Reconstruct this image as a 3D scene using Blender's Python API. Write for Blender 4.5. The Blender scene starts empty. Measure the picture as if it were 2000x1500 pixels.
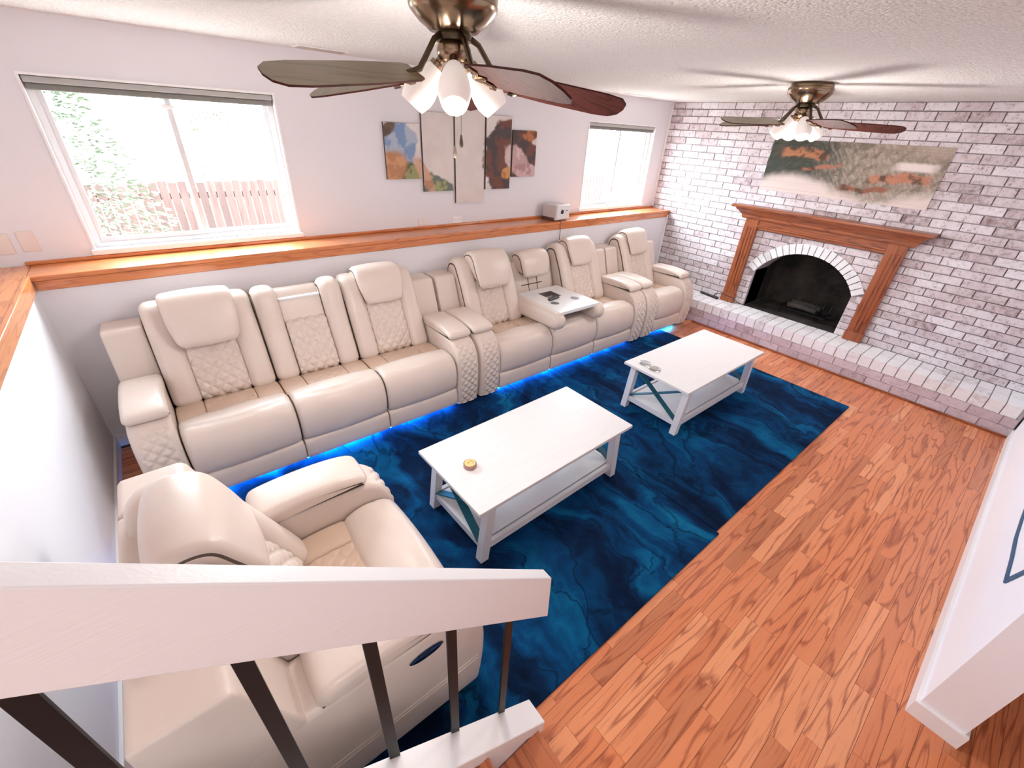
import bpy, bmesh, math, random
from mathutils import Vector, Matrix, noise
random.seed(7)
SC = bpy.context.scene
COL = SC.collection
PI = math.pi
L, D, H, ZS = 6.227, 0.265, 2.44, 1.209      # brick wall x, upper wall y, ceiling, ledge height

# ------------------------------------------------------------------ camera, world, lights, exposure
cam = bpy.data.cameras.new('camera'); camo = bpy.data.objects.new('camera', cam); COL.objects.link(camo)
cam.sensor_fit = 'HORIZONTAL'; cam.sensor_width = 36; cam.lens = 828.1/2000*36; cam.clip_start = 0.02; cam.clip_end = 200
fw = Vector((0.55518927, 0.65264515, -0.51557655)); rt = Vector((0.78044836, -0.62308051, 0.0516821)); up = Vector((0.28751562, 0.43107422, 0.85528345))
camo.matrix_world = Matrix(((rt.x, up.x, -fw.x, 0.631), (rt.y, up.y, -fw.y, -3.481), (rt.z, up.z, -fw.z, 2.054), (0, 0, 0, 1)))
SC.camera = camo

W = bpy.data.worlds.new('sky'); SC.world = W; W.use_nodes = True
bg = W.node_tree.nodes['Background']; bg.inputs[0].default_value = (0.80, 0.91, 1.0, 1); bg.inputs[1].default_value = 32.0

def area(name, loc, rot, sx, sy, power, color=(1, 1, 1), portal=False):
    l = bpy.data.lights.new(name, 'AREA'); l.shape = 'RECTANGLE'; l.size = sx; l.size_y = sy; l.energy = power; l.color = color
    if portal: l.cycles.is_portal = True
    o = bpy.data.objects.new(name, l); COL.objects.link(o); o.location = loc; o.rotation_euler = rot
    return o
area('window_portal', (0.92, 0.42, 1.72), (-PI/2, 0, 0), 1.25, 0.95, 1, portal=True)
area('window_portal', (5.32, 0.42, 1.72), (-PI/2, 0, 0), 1.25, 0.95, 1, portal=True)
area('stairwell_fill', (0.45, -4.35, 2.41), (0, 0, 0), 1.0, 0.6, 24, (1.0, 0.93, 0.92))  # added fill light out of view, brightens the rail and stairs
SC.view_settings.view_transform = 'Standard'; SC.view_settings.look = 'None'; SC.view_settings.gamma = 1
SC.view_settings.exposure = 0.14
SC.view_settings.use_curve_mapping = False

# ------------------------------------------------------------------ materials
def mat(name, color, rough=0.5, metal=0.0, emit=None, es=0.0, spec=0.5, coat=0.0, trans=0.0):
    m = bpy.data.materials.new(name); m.use_nodes = True
    b = m.node_tree.nodes['Principled BSDF']
    b.inputs['Base Color'].default_value = (*color, 1); b.inputs['Roughness'].default_value = rough; b.inputs['Metallic'].default_value = metal
    b.inputs['Specular IOR Level'].default_value = spec; b.inputs['Coat Weight'].default_value = coat
    b.inputs['Transmission Weight'].default_value = trans
    if emit: b.inputs['Emission Color'].default_value = (*emit, 1); b.inputs['Emission Strength'].default_value = es
    return m
class NT:
    def __init__(s, m): s.m = m; s.t = m.node_tree; s.b = s.t.nodes['Principled BSDF']
    def n(s, typ, **kw):
        n = s.t.nodes.new('ShaderNode'+typ)
        for k, v in kw.items(): setattr(n, k, v)
        return n
    def l(s, a, b): s.t.links.new(a, b)
    def val(s, sock, v):
        if hasattr(v, 'is_output') or isinstance(v, bpy.types.NodeSocket): s.l(v, sock)
        else: sock.default_value = v
    def math(s, op, a, b=0.0, c=0.0):
        n = s.n('Math', operation=op)
        for i, v in enumerate((a, b, c)): s.val(n.inputs[i], v)
        return n.outputs[0]
    def vmath(s, op, a, b=(0, 0, 0)):
        n = s.n('VectorMath', operation=op); s.val(n.inputs[0], a); s.val(n.inputs[1], b); return n.outputs[0]
    def noise(s, vec, scale, detail=3, rough=0.5, dist=0.0):
        n = s.n('TexNoise'); s.l(vec, n.inputs['Vector']); n.inputs['Scale'].default_value = scale; n.inputs['Detail'].default_value = detail
        n.inputs['Roughness'].default_value = rough; n.inputs['Distortion'].default_value = dist; return n.outputs[0]
    def ramp(s, fac, stops, interp='LINEAR'):
        n = s.n('ValToRGB'); n.color_ramp.interpolation = interp; e = n.color_ramp.elements
        while len(e) < len(stops): e.new(0.5)
        for i, (p, c) in enumerate(stops): e[i].position = p; e[i].color = (*c, 1) if len(c) == 3 else c
        s.l(fac, n.inputs[0]); return n.outputs[0]
    def mix(s, f, a, b, mode='MIX'):
        n = s.n('MixRGB', blend_type=mode); s.val(n.inputs[0], f)
        for i, v in ((1, a), (2, b)):
            s.val(n.inputs[i], v if not isinstance(v, tuple) else (*v, 1))
        return n.outputs[0]
    def pos(s): return s.n('NewGeometry').outputs['Position']
    def obj(s): return s.n('TexCoord').outputs['Object']
    def rnd(s):
        a = s.n('NewGeometry').outputs['Random Per Island']; b = s.n('ObjectInfo').outputs['Random']
        return s.math('FRACT', s.math('ADD', a, b))
    def comb(s, x, y, z):
        n = s.n('CombineXYZ')
        for i, v in enumerate((x, y, z)): s.val(n.inputs[i], v)
        return n.outputs[0]
    def bump(s, h, strength, dist=0.01):
        n = s.n('Bump'); n.inputs['Strength'].default_value = strength; n.inputs['Distance'].default_value = dist
        s.l(h, n.inputs['Height']); s.l(n.outputs[0], s.b.inputs['Normal'])
    def col(s, c): s.l(c, s.b.inputs['Base Color'])

def wall_paint(name, c, bumps=0.15):
    m = mat(name, c, 0.75, spec=0.25); t = NT(m); p = t.pos()
    t.col(t.mix(t.noise(p, 2.2, 2), tuple(v*0.965 for v in c), c)); t.bump(t.noise(p, 140, 3), bumps, 0.002); return m
M_WALL = wall_paint('wall_paint', (0.80, 0.775, 0.80))
M_WALL_LIT = wall_paint('wall_paint_daylit', (0.90, 0.89, 0.92))  # copy of the wall paint, lightened to show daylight on the side walls
M_CEIL = mat('popcorn_ceiling', (0.80, 0.70, 0.66), 0.95, spec=0.1)
t = NT(M_CEIL); p = t.pos(); v = t.n('TexVoronoi'); v.inputs['Scale'].default_value = 75; t.l(p, v.inputs['Vector'])
hh = t.math('ADD', t.math('MULTIPLY', v.outputs['Distance'], -1.0), t.noise(p, 60, 4, 0.7))
t.bump(hh, 0.85, 0.012); t.col(t.mix(t.noise(p, 90, 3, 0.7), (0.66, 0.63, 0.61), (0.95, 0.925, 0.91)))
M_TRIM = mat('white_trim', (0.88, 0.86, 0.85), 0.35)
M_RAIL = mat('painted_rail', (0.79, 0.775, 0.785), 0.4); t = NT(M_RAIL); p = t.pos()
sp = t.vmath('MULTIPLY', p, (4, 60, 60)); t.bump(t.noise(sp, 3, 3), 0.25, 0.002)
M_VINYL = mat('window_vinyl', (0.74, 0.74, 0.76), 0.3)
M_CASE = mat('window_casing', (0.90, 0.88, 0.88), 0.4)
M_BLIND = mat('grey_blind', (0.20, 0.195, 0.18), 0.5); M_BLINDL = mat('light_grey_blind', (0.42, 0.42, 0.40), 0.5)
M_PLATE = mat('ivory_plate', (0.80, 0.69, 0.63), 0.4)

M_GLASS = bpy.data.materials.new('window_glass'); M_GLASS.use_nodes = True
nt = M_GLASS.node_tree; nt.nodes.clear(); o_ = nt.nodes.new('ShaderNodeOutputMaterial'); mx = nt.nodes.new('ShaderNodeMixShader')
tr = nt.nodes.new('ShaderNodeBsdfTransparent'); gl = nt.nodes.new('ShaderNodeBsdfGlossy'); gl.inputs['Roughness'].default_value = 0.02
mx.inputs[0].default_value = 0.05; nt.links.new(tr.outputs[0], mx.inputs[1]); nt.links.new(gl.outputs[0], mx.inputs[2]); nt.links.new(mx.outputs[0], o_.inputs[0])

def wood(name, base, dark, light, axis=0, scale=1.0, rough=0.3, coat=0.3, rnd=True, contrast=1.0):
    """grain that runs along the given axis; tone varies per piece"""
    m = mat(name, base, rough, coat=coat); m.node_tree.nodes['Principled BSDF'].inputs['Coat Roughness'].default_value = 0.15
    t = NT(m); p = t.pos(); r = t.rnd()
    off = t.comb(t.math('MULTIPLY', r, 37.0), t.math('MULTIPLY', r, 91.0), t.math('MULTIPLY', r, 13.0)) if rnd else (0, 0, 0)
    st = [13.0, 13.0, 13.0]; st[axis] = 1.3
    q = t.vmath('ADD', t.vmath('MULTIPLY', p, tuple(v*scale for v in st)), off)
    warp = t.noise(q, 0.55, 2, 0.5)
    rings = t.math('PINGPONG', t.math('ADD', t.math('MULTIPLY', warp, 9.0), t.noise(q, 2.5, 2)), 0.5)
    line = t.ramp(rings, [(0.0, (1, 1, 1)), (0.07, (0.6, 0.6, 0.6)), (0.17, (0.0, 0.0, 0.0))])
    st2 = [90.0, 90.0, 90.0]; st2[axis] = 3.0
    fine = t.noise(t.vmath('ADD', t.vmath('MULTIPLY', p, tuple(v*scale for v in st2)), off), 1.0, 3, 0.6)
    tone = t.ramp(r, [(0.0, tuple(b*0.62 for b in base)), (0.3, base), (0.7, base), (1.0, light)]) if rnd else t.mix(0.0, base, base)
    soft = t.mix(t.math('MULTIPLY', t.noise(q, 0.8, 2), 0.55*contrast), tone, light)
    c = t.mix(t.math('MULTIPLY', line, 0.72*contrast), soft, dark)
    c = t.mix(t.math('MULTIPLY', t.math('GREATER_THAN', fine, 0.60), 0.28*contrast), c, dark)
    t.col(c); t.bump(fine, 0.05, 0.001); return m
M_FLOOR = wood('oak_floor', (0.66, 0.195, 0.075), (0.27, 0.050, 0.016), (0.82, 0.34, 0.16), 0, 1.0, 0.30, 0.25)
M_LEDGE = wood('oak_ledge', (0.62, 0.20, 0.065), (0.26, 0.06, 0.02), (0.74, 0.30, 0.12), 0, 1.3, 0.25, 0.4, False, 0.6)
M_LEDGEY = wood('oak_ledge_side', (0.66, 0.24, 0.085), (0.30, 0.08, 0.03), (0.78, 0.38, 0.17), 1, 1.3, 0.25, 0.4, False, 0.6)
M_MANTY = wood('oak_mantel', (0.29, 0.072, 0.022), (0.10, 0.020, 0.006), (0.42, 0.13, 0.045), 1, 0.9, 0.35, 0.2, False)
M_MANTZ = wood('oak_mantel_post', (0.29, 0.072, 0.022), (0.10, 0.020, 0.006), (0.42, 0.13, 0.045), 2, 0.9, 0.35, 0.2, False)
M_TREAD = wood('oak_tread', (0.48, 0.135, 0.05), (0.15, 0.03, 0.012), (0.62, 0.24, 0.11), 1, 0.8, 0.3, 0.3, False)
M_BLADE = wood('cherry_blade', (0.060, 0.016, 0.013), (0.025, 0.006, 0.005), (0.09, 0.028, 0.02), 0, 1.0, 0.7, 0.0, False)
M_BLADE.node_tree.nodes['Principled BSDF'].inputs['Specular IOR Level'].default_value = 0.15
M_BLADET = wood('olive_blade_back', (0.17, 0.125, 0.060), (0.10, 0.07, 0.03), (0.22, 0.17, 0.09), 0, 1.0, 0.4, 0.2, False)
M_FENCE = wood('cedar_fence', (0.062, 0.030, 0.023), (0.04, 0.016, 0.012), (0.075, 0.04, 0.032), 2, 0.5, 0.8, 0.0)

def brick_mat(name, white, dirty, dark, amt=0.5):
    m = mat(name, white, 0.8, spec=0.25); t = NT(m); p = t.pos(); r = t.rnd()
    n1 = t.noise(p, 1.1, 3, 0.6); n2 = t.noise(p, 22, 5, 0.7); n3 = t.noise(t.vmath('ADD', p, (3.3, 1.7, 9.1)), 55, 4, 0.7)
    f = t.math('ADD', t.math('MULTIPLY', r, 0.30), t.math('ADD', t.math('MULTIPLY', n1, 0.62), t.math('MULTIPLY', n2, 0.45)))
    c = t.ramp(f, [(0.40, white), (0.62, tuple((a+b)/2 for a, b in zip(white, dirty))), (0.80, dirty), (1.0, dark)])
    spots = t.ramp(t.math('ADD', t.math('MULTIPLY', n3, 0.6), t.math('MULTIPLY', n2, 0.45)), [(0.56, (0, 0, 0)), (0.68, (1, 1, 1))])
    c = t.mix(t.math('MULTIPLY', spots, amt), c, dark); t.col(c); t.bump(t.math('ADD', n2, n3), 0.7, 0.006); return m
M_BRICK = brick_mat('whitewashed_brick', (0.86, 0.83, 0.86), (0.62, 0.53, 0.545), (0.20, 0.12, 0.115), 0.75)
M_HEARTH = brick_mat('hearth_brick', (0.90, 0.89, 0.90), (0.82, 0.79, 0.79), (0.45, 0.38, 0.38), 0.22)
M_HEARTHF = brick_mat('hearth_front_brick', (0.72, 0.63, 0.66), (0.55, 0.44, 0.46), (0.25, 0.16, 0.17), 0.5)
M_ARCH = brick_mat('arch_brick', (0.88, 0.89, 0.90), (0.82, 0.81, 0.82), (0.42, 0.38, 0.38), 0.2)
M_MORTAR = mat('mortar', (0.44, 0.38, 0.39), 0.95, spec=0.1)
M_MORTARL = mat('pale_mortar', (0.47, 0.44, 0.45), 0.95, spec=0.1)
M_SOOT = mat('sooty_firebox', (0.022, 0.019, 0.017), 0.9); t = NT(M_SOOT); p = t.pos()
t.col(t.ramp(t.noise(p, 5, 5, 0.6), [(0.35, (0.008, 0.008, 0.008)), (0.7, (0.06, 0.045, 0.035))]))

M_LEA = mat('cream_leather', (0.72, 0.62, 0.55), 0.34, spec=0.45); t = NT(M_LEA); p = t.obj()
t.bump(t.math('ADD', t.noise(p, 260, 3), t.math('MULTIPLY', t.noise(p, 14, 3), 1.2)), 0.10, 0.004)
t.col(t.mix(t.noise(p, 6, 2), (0.69, 0.58, 0.505), (0.76, 0.655, 0.585)))
M_LEAT = mat('tan_leather', (0.70, 0.53, 0.42), 0.38, spec=0.4); t = NT(M_LEAT); p = t.obj()
t.bump(t.noise(p, 260, 3), 0.08, 0.004); t.col(t.mix(t.noise(p, 6, 2), (0.62, 0.445, 0.335), (0.69, 0.53, 0.42)))
M_DARK = mat('dark_parts_crease_shade', (0.10, 0.07, 0.055), 0.7)  # small dark parts; also crease shade coloured onto the cushion seams
M_LEAG = mat('grey_leather', (0.50, 0.46, 0.40), 0.45)
M_TRAY = mat('tray_plastic', (0.84, 0.83, 0.83), 0.22, coat=0.3)
M_BLK = mat('black_plastic', (0.012, 0.012, 0.013), 0.35)
M_IRON = mat('black_iron_bar', (0.008, 0.008, 0.009), 0.45, spec=0.25)
M_STEEL = mat('bright_steel', (0.75, 0.76, 0.78), 0.15, 1.0)
M_LED = mat('blue_led', (0.02, 0.2, 0.9), 0.5, emit=(0.01, 0.30, 1.0), es=55)
M_TABLE = mat('whitewashed_table', (0.80, 0.745, 0.735), 0.42, coat=0.15); t = NT(M_TABLE); p = t.obj()
t.col(t.mix(t.noise(t.vmath('MULTIPLY', p, (3, 40, 40)), 2, 3), (0.68, 0.655, 0.65), (0.76, 0.735, 0.73)))
M_BRASS = mat('antique_brass', (0.30, 0.215, 0.145), 0.22, 1.0); M_BRASSD = mat('dark_brass', (0.10, 0.075, 0.05), 0.3, 1.0)
M_SHADE = mat('frosted_glass_shade', (0.93, 0.86, 0.82), 0.35, emit=(1, 0.92, 0.85), es=0.25); t = NT(M_SHADE)
t.b.inputs['Subsurface Weight'].default_value = 0.0
t.col(t.mix(t.noise(t.obj(), 9, 4, 0.6, 1.5), (0.80, 0.70, 0.66), (0.95, 0.90, 0.87)))
M_SILV = mat('silver_plastic', (0.62, 0.57, 0.55), 0.4, 0.2)
M_LEAFM = mat('pale_leaves', (0.072, 0.09, 0.05), 0.8); M_BARK = mat('bark', (0.10, 0.07, 0.05), 0.9)
M_GROUND = mat('dry_ground', (0.34, 0.31, 0.27), 0.95); t = NT(M_GROUND); t.col(t.mix(t.noise(t.pos(), 3, 4), (0.30, 0.27, 0.23), (0.40, 0.38, 0.33)))

M_RUG = mat('blue_abstract_rug', (0.01, 0.06, 0.14), 0.95, spec=0.1); t = NT(M_RUG); p = t.pos()
d1 = t.noise(p, 1.3, 3, 0.55, 0.6)
q = t.vmath('MULTIPLY', t.vmath('ADD', p, t.comb(t.math('MULTIPLY', d1, 0.9), t.math('MULTIPLY', d1, 0.7), 0.0)), (3.2, 0.9, 1))
n1 = t.noise(q, 1.1, 4, 0.55, 0.4); n2 = t.noise(p, 4.5, 5, 0.7, 1.0)
f = t.math('ADD', t.math('MULTIPLY', n1, 0.8), t.math('MULTIPLY', n2, 0.25))
c = t.ramp(f, [(0.34, (0.001, 0.004, 0.014)), (0.46, (0.002, 0.016, 0.055)), (0.56, (0.002, 0.050, 0.15)), (0.66, (0.003, 0.115, 0.25)), (0.80, (0.02, 0.24, 0.38))])
vv = t.n('TexVoronoi', feature='DISTANCE_TO_EDGE'); vv.inputs['Scale'].default_value = 2.1
t.l(t.vmath('MULTIPLY', t.vmath('ADD', p, t.comb(d1, t.math('MULTIPLY', n2, 0.5), 0.0)), (1.6, 0.7, 1)), vv.inputs['Vector'])
lines = t.ramp(vv.outputs['Distance'], [(0.0, (1, 1, 1)), (0.035, (0, 0, 0))])
c = t.mix(t.math('MULTIPLY', lines, 0.75), c, (0.001, 0.008, 0.025))
t.col(c); t.bump(t.noise(p, 300, 2), 0.5, 0.004)

def attr_mat(name, rough=0.6):
    m = mat(name, (1, 1, 1), rough); t = NT(m); a = t.n('Attribute'); a.attribute_name = 'paint'; t.col(a.outputs['Color'])
    return m
M_CANVAS = attr_mat('painted_canvas', 0.65)
M_PROJ = attr_mat('painted_projection', 0.8)

# ------------------------------------------------------------------ mesh helpers
def link(name, me, m=None, parent=None, smooth=False):
    o = bpy.data.objects.new(name, me); COL.objects.link(o)
    if m is not None:
        for x in (m if isinstance(m, (list, tuple)) else [m]): me.materials.append(x)
    if smooth:
        me.polygons.foreach_set('use_smooth', [True]*len(me.polygons))
    if parent is not None: o.parent = parent
    return o
class MB:
    def __init__(s): s.v = []; s.f = []; s.mi = []; s.cur = 0
    def add(s, vs, fs, M=None):
        b = len(s.v)
        s.v += [tuple(M @ Vector(v)) if M is not None else tuple(v) for v in vs]
        s.f += [tuple(b+i for i in f) for f in fs]; s.mi += [s.cur]*len(fs); return s
    def box(s, x0, x1, y0, y1, z0, z1, M=None):
        return s.add([(x0, y0, z0), (x1, y0, z0), (x1, y1, z0), (x0, y1, z0), (x0, y0, z1), (x1, y0, z1), (x1, y1, z1), (x0, y1, z1)],
                     [(0, 3, 2, 1), (4, 5, 6, 7), (0, 1, 5, 4), (1, 2, 6, 5), (2, 3, 7, 6), (3, 0, 4, 7)], M)
    def hexa(s, bot, top, M=None):
        return s.add(list(bot)+list(top), [(0, 3, 2, 1), (4, 5, 6, 7), (0, 1, 5, 4), (1, 2, 6, 5), (2, 3, 7, 6), (3, 0, 4, 7)], M)
    def beam(s, a, b, w, h, upv=(0, 0, 1), M=None):
        a, b = Vector(a), Vector(b); d = (b-a).normalized(); x = d.cross(Vector(upv)).normalized(); z = x.cross(d)
        q = [(-w/2, -h/2), (w/2, -h/2), (w/2, h/2), (-w/2, h/2)]
        return s.hexa([a+x*i+z*j for i, j in q], [b+x*i+z*j for i, j in q], M)
    def lathe(s, prof, n=24, M=None, cap=True):
        vs = [(r*math.cos(2*PI*i/n), r*math.sin(2*PI*i/n), z) for r, z in prof for i in range(n)]
        fs = [(j*n+i, j*n+(i+1) % n, (j+1)*n+(i+1) % n, (j+1)*n+i) for j in range(len(prof)-1) for i in range(n)]
        if cap: fs += [tuple(range(n-1, -1, -1)), tuple((len(prof)-1)*n+i for i in range(n))]
        return s.add(vs, fs, M)
    def tube(s, pts, r, n=8, M=None):
        pts = [Vector(p) for p in pts]; vs = []; prev = None
        for i, p in enumerate(pts):
            d = (pts[min(i+1, len(pts)-1)]-pts[max(i-1, 0)]).normalized()
            a = prev if prev is not None else (Vector((0, 0, 1)) if abs(d.z) < 0.9 else Vector((1, 0, 0)))
            x = (a-d*a.dot(d)).normalized(); y = d.cross(x); prev = x; rr = r[i] if isinstance(r, (list, tuple)) else r
            vs += [p+(x*math.cos(2*PI*k/n)+y*math.sin(2*PI*k/n))*rr for k in range(n)]
        fs = [(j*n+i, j*n+(i+1) % n, (j+1)*n+(i+1) % n, (j+1)*n+i) for j in range(len(pts)-1) for i in range(n)]
        fs += [tuple(range(n-1, -1, -1)), tuple((len(pts)-1)*n+i for i in range(n))]
        return s.add(vs, fs, M)
    def prism(s, poly, h0, h1, fn, M=None):
        n = len(poly); vs = [fn(a, b, h0) for a, b in poly]+[fn(a, b, h1) for a, b in poly]
        fs = [tuple(range(n-1, -1, -1)), tuple(range(n, 2*n))]+[(i, (i+1) % n, n+(i+1) % n, n+i) for i in range(n)]
        return s.add(vs, fs, M)
    def build(s, name, m, parent=None, smooth=False, bevel=0.0, seg=2):
        me = bpy.data.meshes.new(name); me.from_pydata(s.v, [], s.f)
        bm = bmesh.new(); bm.from_mesh(me); bmesh.ops.recalc_face_normals(bm, faces=bm.faces); bm.to_mesh(me); bm.free()
        if any(s.mi): me.polygons.foreach_set('material_index', s.mi)
        o = link(name, me, m, parent, smooth)
        if bevel:
            b = o.modifiers.new('bevel', 'BEVEL'); b.width = bevel; b.segments = seg; b.limit_method = 'ANGLE'; b.angle_limit = 0.6
            me.polygons.foreach_set('use_smooth', [True]*len(me.polygons))
            w = o.modifiers.new('wn', 'WEIGHTED_NORMAL'); w.keep_sharp = True
        elif smooth:
            me.set_sharp_from_angle(angle=0.7)
        return o
def tag(o, label=None, cat=None, group=None, kind=None):
    for k, v in (('label', label), ('category', cat), ('group', group), ('kind', kind)):
        if v: o[k] = v
    return o
def empty(name, loc, rz=0.0):
    o = bpy.data.objects.new(name, None); COL.objects.link(o); o.location = loc; o.rotation_euler = (0, 0, rz); o.empty_display_size = 0.1
    return o
def struct(o): o['kind'] = 'structure'; return o

def resample(pts, step, smooth=True):
    P = [Vector((a, b)) for a, b in pts]; out = []
    if smooth:
        for i in range(len(P)-1):
            p0, p1, p2, p3 = P[max(i-1, 0)], P[i], P[i+1], P[min(i+2, len(P)-1)]
            for k in range(12):
                t = k/12; out.append(0.5*((2*p1)+(p2-p0)*t+(2*p0-5*p1+4*p2-p3)*t*t+(3*p1-p0-3*p2+p3)*t**3))
        out.append(P[-1])
    else: out = P
    ds = [0]
    for a, b in zip(out, out[1:]): ds.append(ds[-1]+(b-a).length)
    n = max(3, int(ds[-1]/step)); res = []; j = 0
    for k in range(n+1):
        d = ds[-1]*k/n
        while j < len(ds)-2 and ds[j+1] < d: j += 1
        f = (d-ds[j])/max(1e-9, ds[j+1]-ds[j]); res.append(out[j].lerp(out[j+1], f))
    return res, ds[-1]
def sweep(name, prof, x0, x1, m, parent, r=0.03, step=0.014, disp=None, crown=0.0, smooth=True, taper=None, ends=0.0, crease_shade=True):
    """upholstered pad: profile in (y, z) from back/bottom over the outside, swept along x with rounded side edges.
    disp(a, s, S) = outward displacement; a = metres from centre, s = arc length"""
    P, S = resample(prof, step, smooth); w = x1-x0; cx = (x0+x1)/2; hw = w/2; r = min(r, hw*0.98)
    # normals: outward side is to the left of the travel direction
    N = []; ar = sum(P[i].x*P[(i+1) % len(P)].y-P[(i+1) % len(P)].x*P[i].y for i in range(len(P))); sgn = 1 if ar > 0 else -1
    for i in range(len(P)):
        d = (P[min(i+1, len(P)-1)]-P[max(i-1, 0)]).normalized(); N.append(Vector((d.y, -d.x))*sgn)
    ang = [PI/2*k/5 for k in range(6)]
    us = [-hw+r*(1-math.cos(a)) for a in []]
    cols = []                                                     # (a, offset)
    for a in ang: cols.append((-hw+r*(1-math.sin(a)), r*(1-math.cos(a))))
    cols = sorted(cols)                                          # from the edge inwards
    nmid = max(2, int((w-2*r)/step))
    mid = [(-hw+r+(w-2*r)*k/nmid, 0.0) for k in range(1, nmid)]
    cols = cols+mid+[(-a, o) for a, o in reversed(cols)]
    vs = []
    for (a, off) in cols:
        for i, p in enumerate(P):
            s = S*i/(len(P)-1); e = crown*(1-(a/hw)**2)
            if ends:
                q = min(s, S-s)/ends
                if q < 1: off2 = off+0.6*ends*(1-math.sqrt(max(0, 1-(1-q)**2)))
                else: off2 = off
            else: off2 = off
            dd = disp(a, s, S) if disp and off < r*0.9 else 0.0
            pt = p+N[i]*(e-off2+dd); k = taper(s/S) if taper else 1.0
            vs.append((cx+a*k, pt.x, pt.y))
    nr = len(P); fs = [(c*nr+i, (c+1)*nr+i, (c+1)*nr+i+1, c*nr+i+1) for c in range(len(cols)-1) for i in range(nr-1)]
    ncol = len(cols)
    fs.append(tuple(range(nr))); fs.append(tuple((ncol-1)*nr+i for i in range(nr-1, -1, -1)))
    fs.append(tuple(c*nr for c in range(ncol-1, -1, -1))); fs.append(tuple(c*nr+nr-1 for c in range(ncol)))
    me = bpy.data.meshes.new(name); me.from_pydata(vs, [], fs)
    bm = bmesh.new(); bm.from_mesh(me); bmesh.ops.recalc_face_normals(bm, faces=bm.faces); bm.to_mesh(me); bm.free()
    nf = len(fs)
    o = link(name, me, [m, M_DARK] if crease_shade else m, parent, True); me.set_sharp_from_angle(angle=0.9)
    if crease_shade:                                   # shade in the seams and under the bottom end, painted dark
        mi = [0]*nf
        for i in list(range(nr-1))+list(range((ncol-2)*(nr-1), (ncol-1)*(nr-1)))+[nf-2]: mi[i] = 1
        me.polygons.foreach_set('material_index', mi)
    return o
def quilt(a, s, pitch=0.082, amp=0.014, k=1.1):
    u = (a*k+s)/pitch; v = (a*k-s)/pitch
    return amp*(min(abs(math.sin(PI*u)), abs(math.sin(PI*v)))**0.6)-amp*0.5

# ================================================================== SETTING
# floor: base slab plus strip-oak planks, each its own board
floor = struct(MB().box(-0.6, L+0.1, -6.6, 0.05, -0.08, -0.006).build('floor', M_DARK))
PW = 0.0762; Y0 = -3.549
unit = MB().box(-0.5, 0.5, -0.5, 0.5, -1, 0)
ume = bpy.data.meshes.new('plank'); ume.from_pydata(unit.v, [], unit.f); ume.materials.append(M_FLOOR)
rest = MB(); npl = 0
rows = range(int((-6.5-Y0)/PW), int((0.0-Y0)/PW)+1)
for k in rows:
    y0 = Y0+k*PW; y1 = y0+PW; rnd = random.Random(k*31+5); x = -0.6-rnd.random()*0.5
    if y1 > 0.02: continue
    while x < L:
        ln = rnd.choice((0.28, 0.36, 0.45, 0.55, 0.66, 0.8, 0.95)); xa, xb = max(x, -0.55), min(x+ln, L); x += ln
        if xb-xa < 0.03: continue
        yc = (y0+y1)/2; xc = (xa+xb)/2
        vis = (-3.95 < yc < -2.90 and xb > 1.15 and xa < 5.83) or (-4.75 < yc <= -3.95 and 1.25 < xb and xa < 2.9) or (yc >= -2.90 and xb > 5.15 and xa < 5.83 and yc < -0.9) or (-1.5 < yc < 0 and xb < 0.6)
        if xa > 5.9 or (yc > -0.85 and xa > 0.9): continue
        if vis and npl < 298:
            o = bpy.data.objects.new('plank', ume); COL.objects.link(o); o.parent = floor
            o.location = (xc, yc, 0); o.scale = (xb-xa-0.0012, PW-0.0012, 0.008); npl += 1
        else: rest.box(xa+0.0006, xb-0.0006, y0+0.0006, y1-0.0006, -0.008, 0.0)
tag(rest.build('far_planks', M_FLOOR, floor), kind='stuff')

# ceiling
struct(MB().box(-0.6, L+0.1, -6.6, 0.45, H, H+0.12).build('ceiling', M_CEIL))
# window wall: knee wall + upper wall with two openings
W1 = (0.300, 1.535, 1.245, 2.176); W2 = (4.702, 5.937, 1.248, 2.172); YB = D+0.17
kw = MB().box(0, L, 0.0, YB, -0.05, ZS-0.03)
kw.box(-0.6, W1[0], D, YB, ZS-0.03, H); kw.box(W1[1], W2[0], D, YB, ZS-0.03, H); kw.box(W2[1], L+0.1, D, YB, ZS-0.03, H)
for w in (W1, W2): kw.box(w[0], w[1], D, YB, ZS-0.03, w[2]); kw.box(w[0], w[1], D, YB, w[3], H)
struct(kw.build('wall_back', M_WALL))
lw = MB().box(-0.35, 0.0, -6.6, 0.0, -0.05, ZS-0.03).box(-0.45, -0.35, -6.6, YB, -0.05, H)
struct(lw.build('wall_left', M_WALL_LIT))
struct(MB().box(-0.6, L+0.1, -6.7, -6.55, -0.05, H).build('wall_rear', M_WALL))
struct(MB().box(L-0.02, L+0.1, -6.55, -4.106, -0.05, H).build('wall_far', M_WALL))
struct(MB().box(2.575, L+0.05, -4.105, -3.962, -0.05, H).build('wall_right', M_WALL_LIT))
bb = MB().box(2.575, L-0.02, -3.962, -3.948, 0, 0.085).box(2.56, 2.575, -4.118, -3.948, 0, 0.085).box(2.575, 3.2, -4.118, -4.105, 0, 0.085)
struct(bb.build('baseboard_right', M_TRIM))
struct(MB().box(0.0, 0.016, -6.5, 0.0, 0, 0.09).build('baseboard_left', M_TRIM, bevel=0.004))
struct(MB().box(0.016, 5.82, -0.016, 0.0, 0, 0.09).build('baseboard_back', M_TRIM, bevel=0.004))
struct(MB().box(L-0.035, L-0.012, -0.02, 0.0, 0.29, ZS-0.06).build('trim_1', M_CASE, bevel=0.002))
struct(MB().box(L-0.035, L-0.012, D-0.012, D, ZS+0.02, H).build('trim_2', M_CASE, bevel=0.002))

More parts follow.
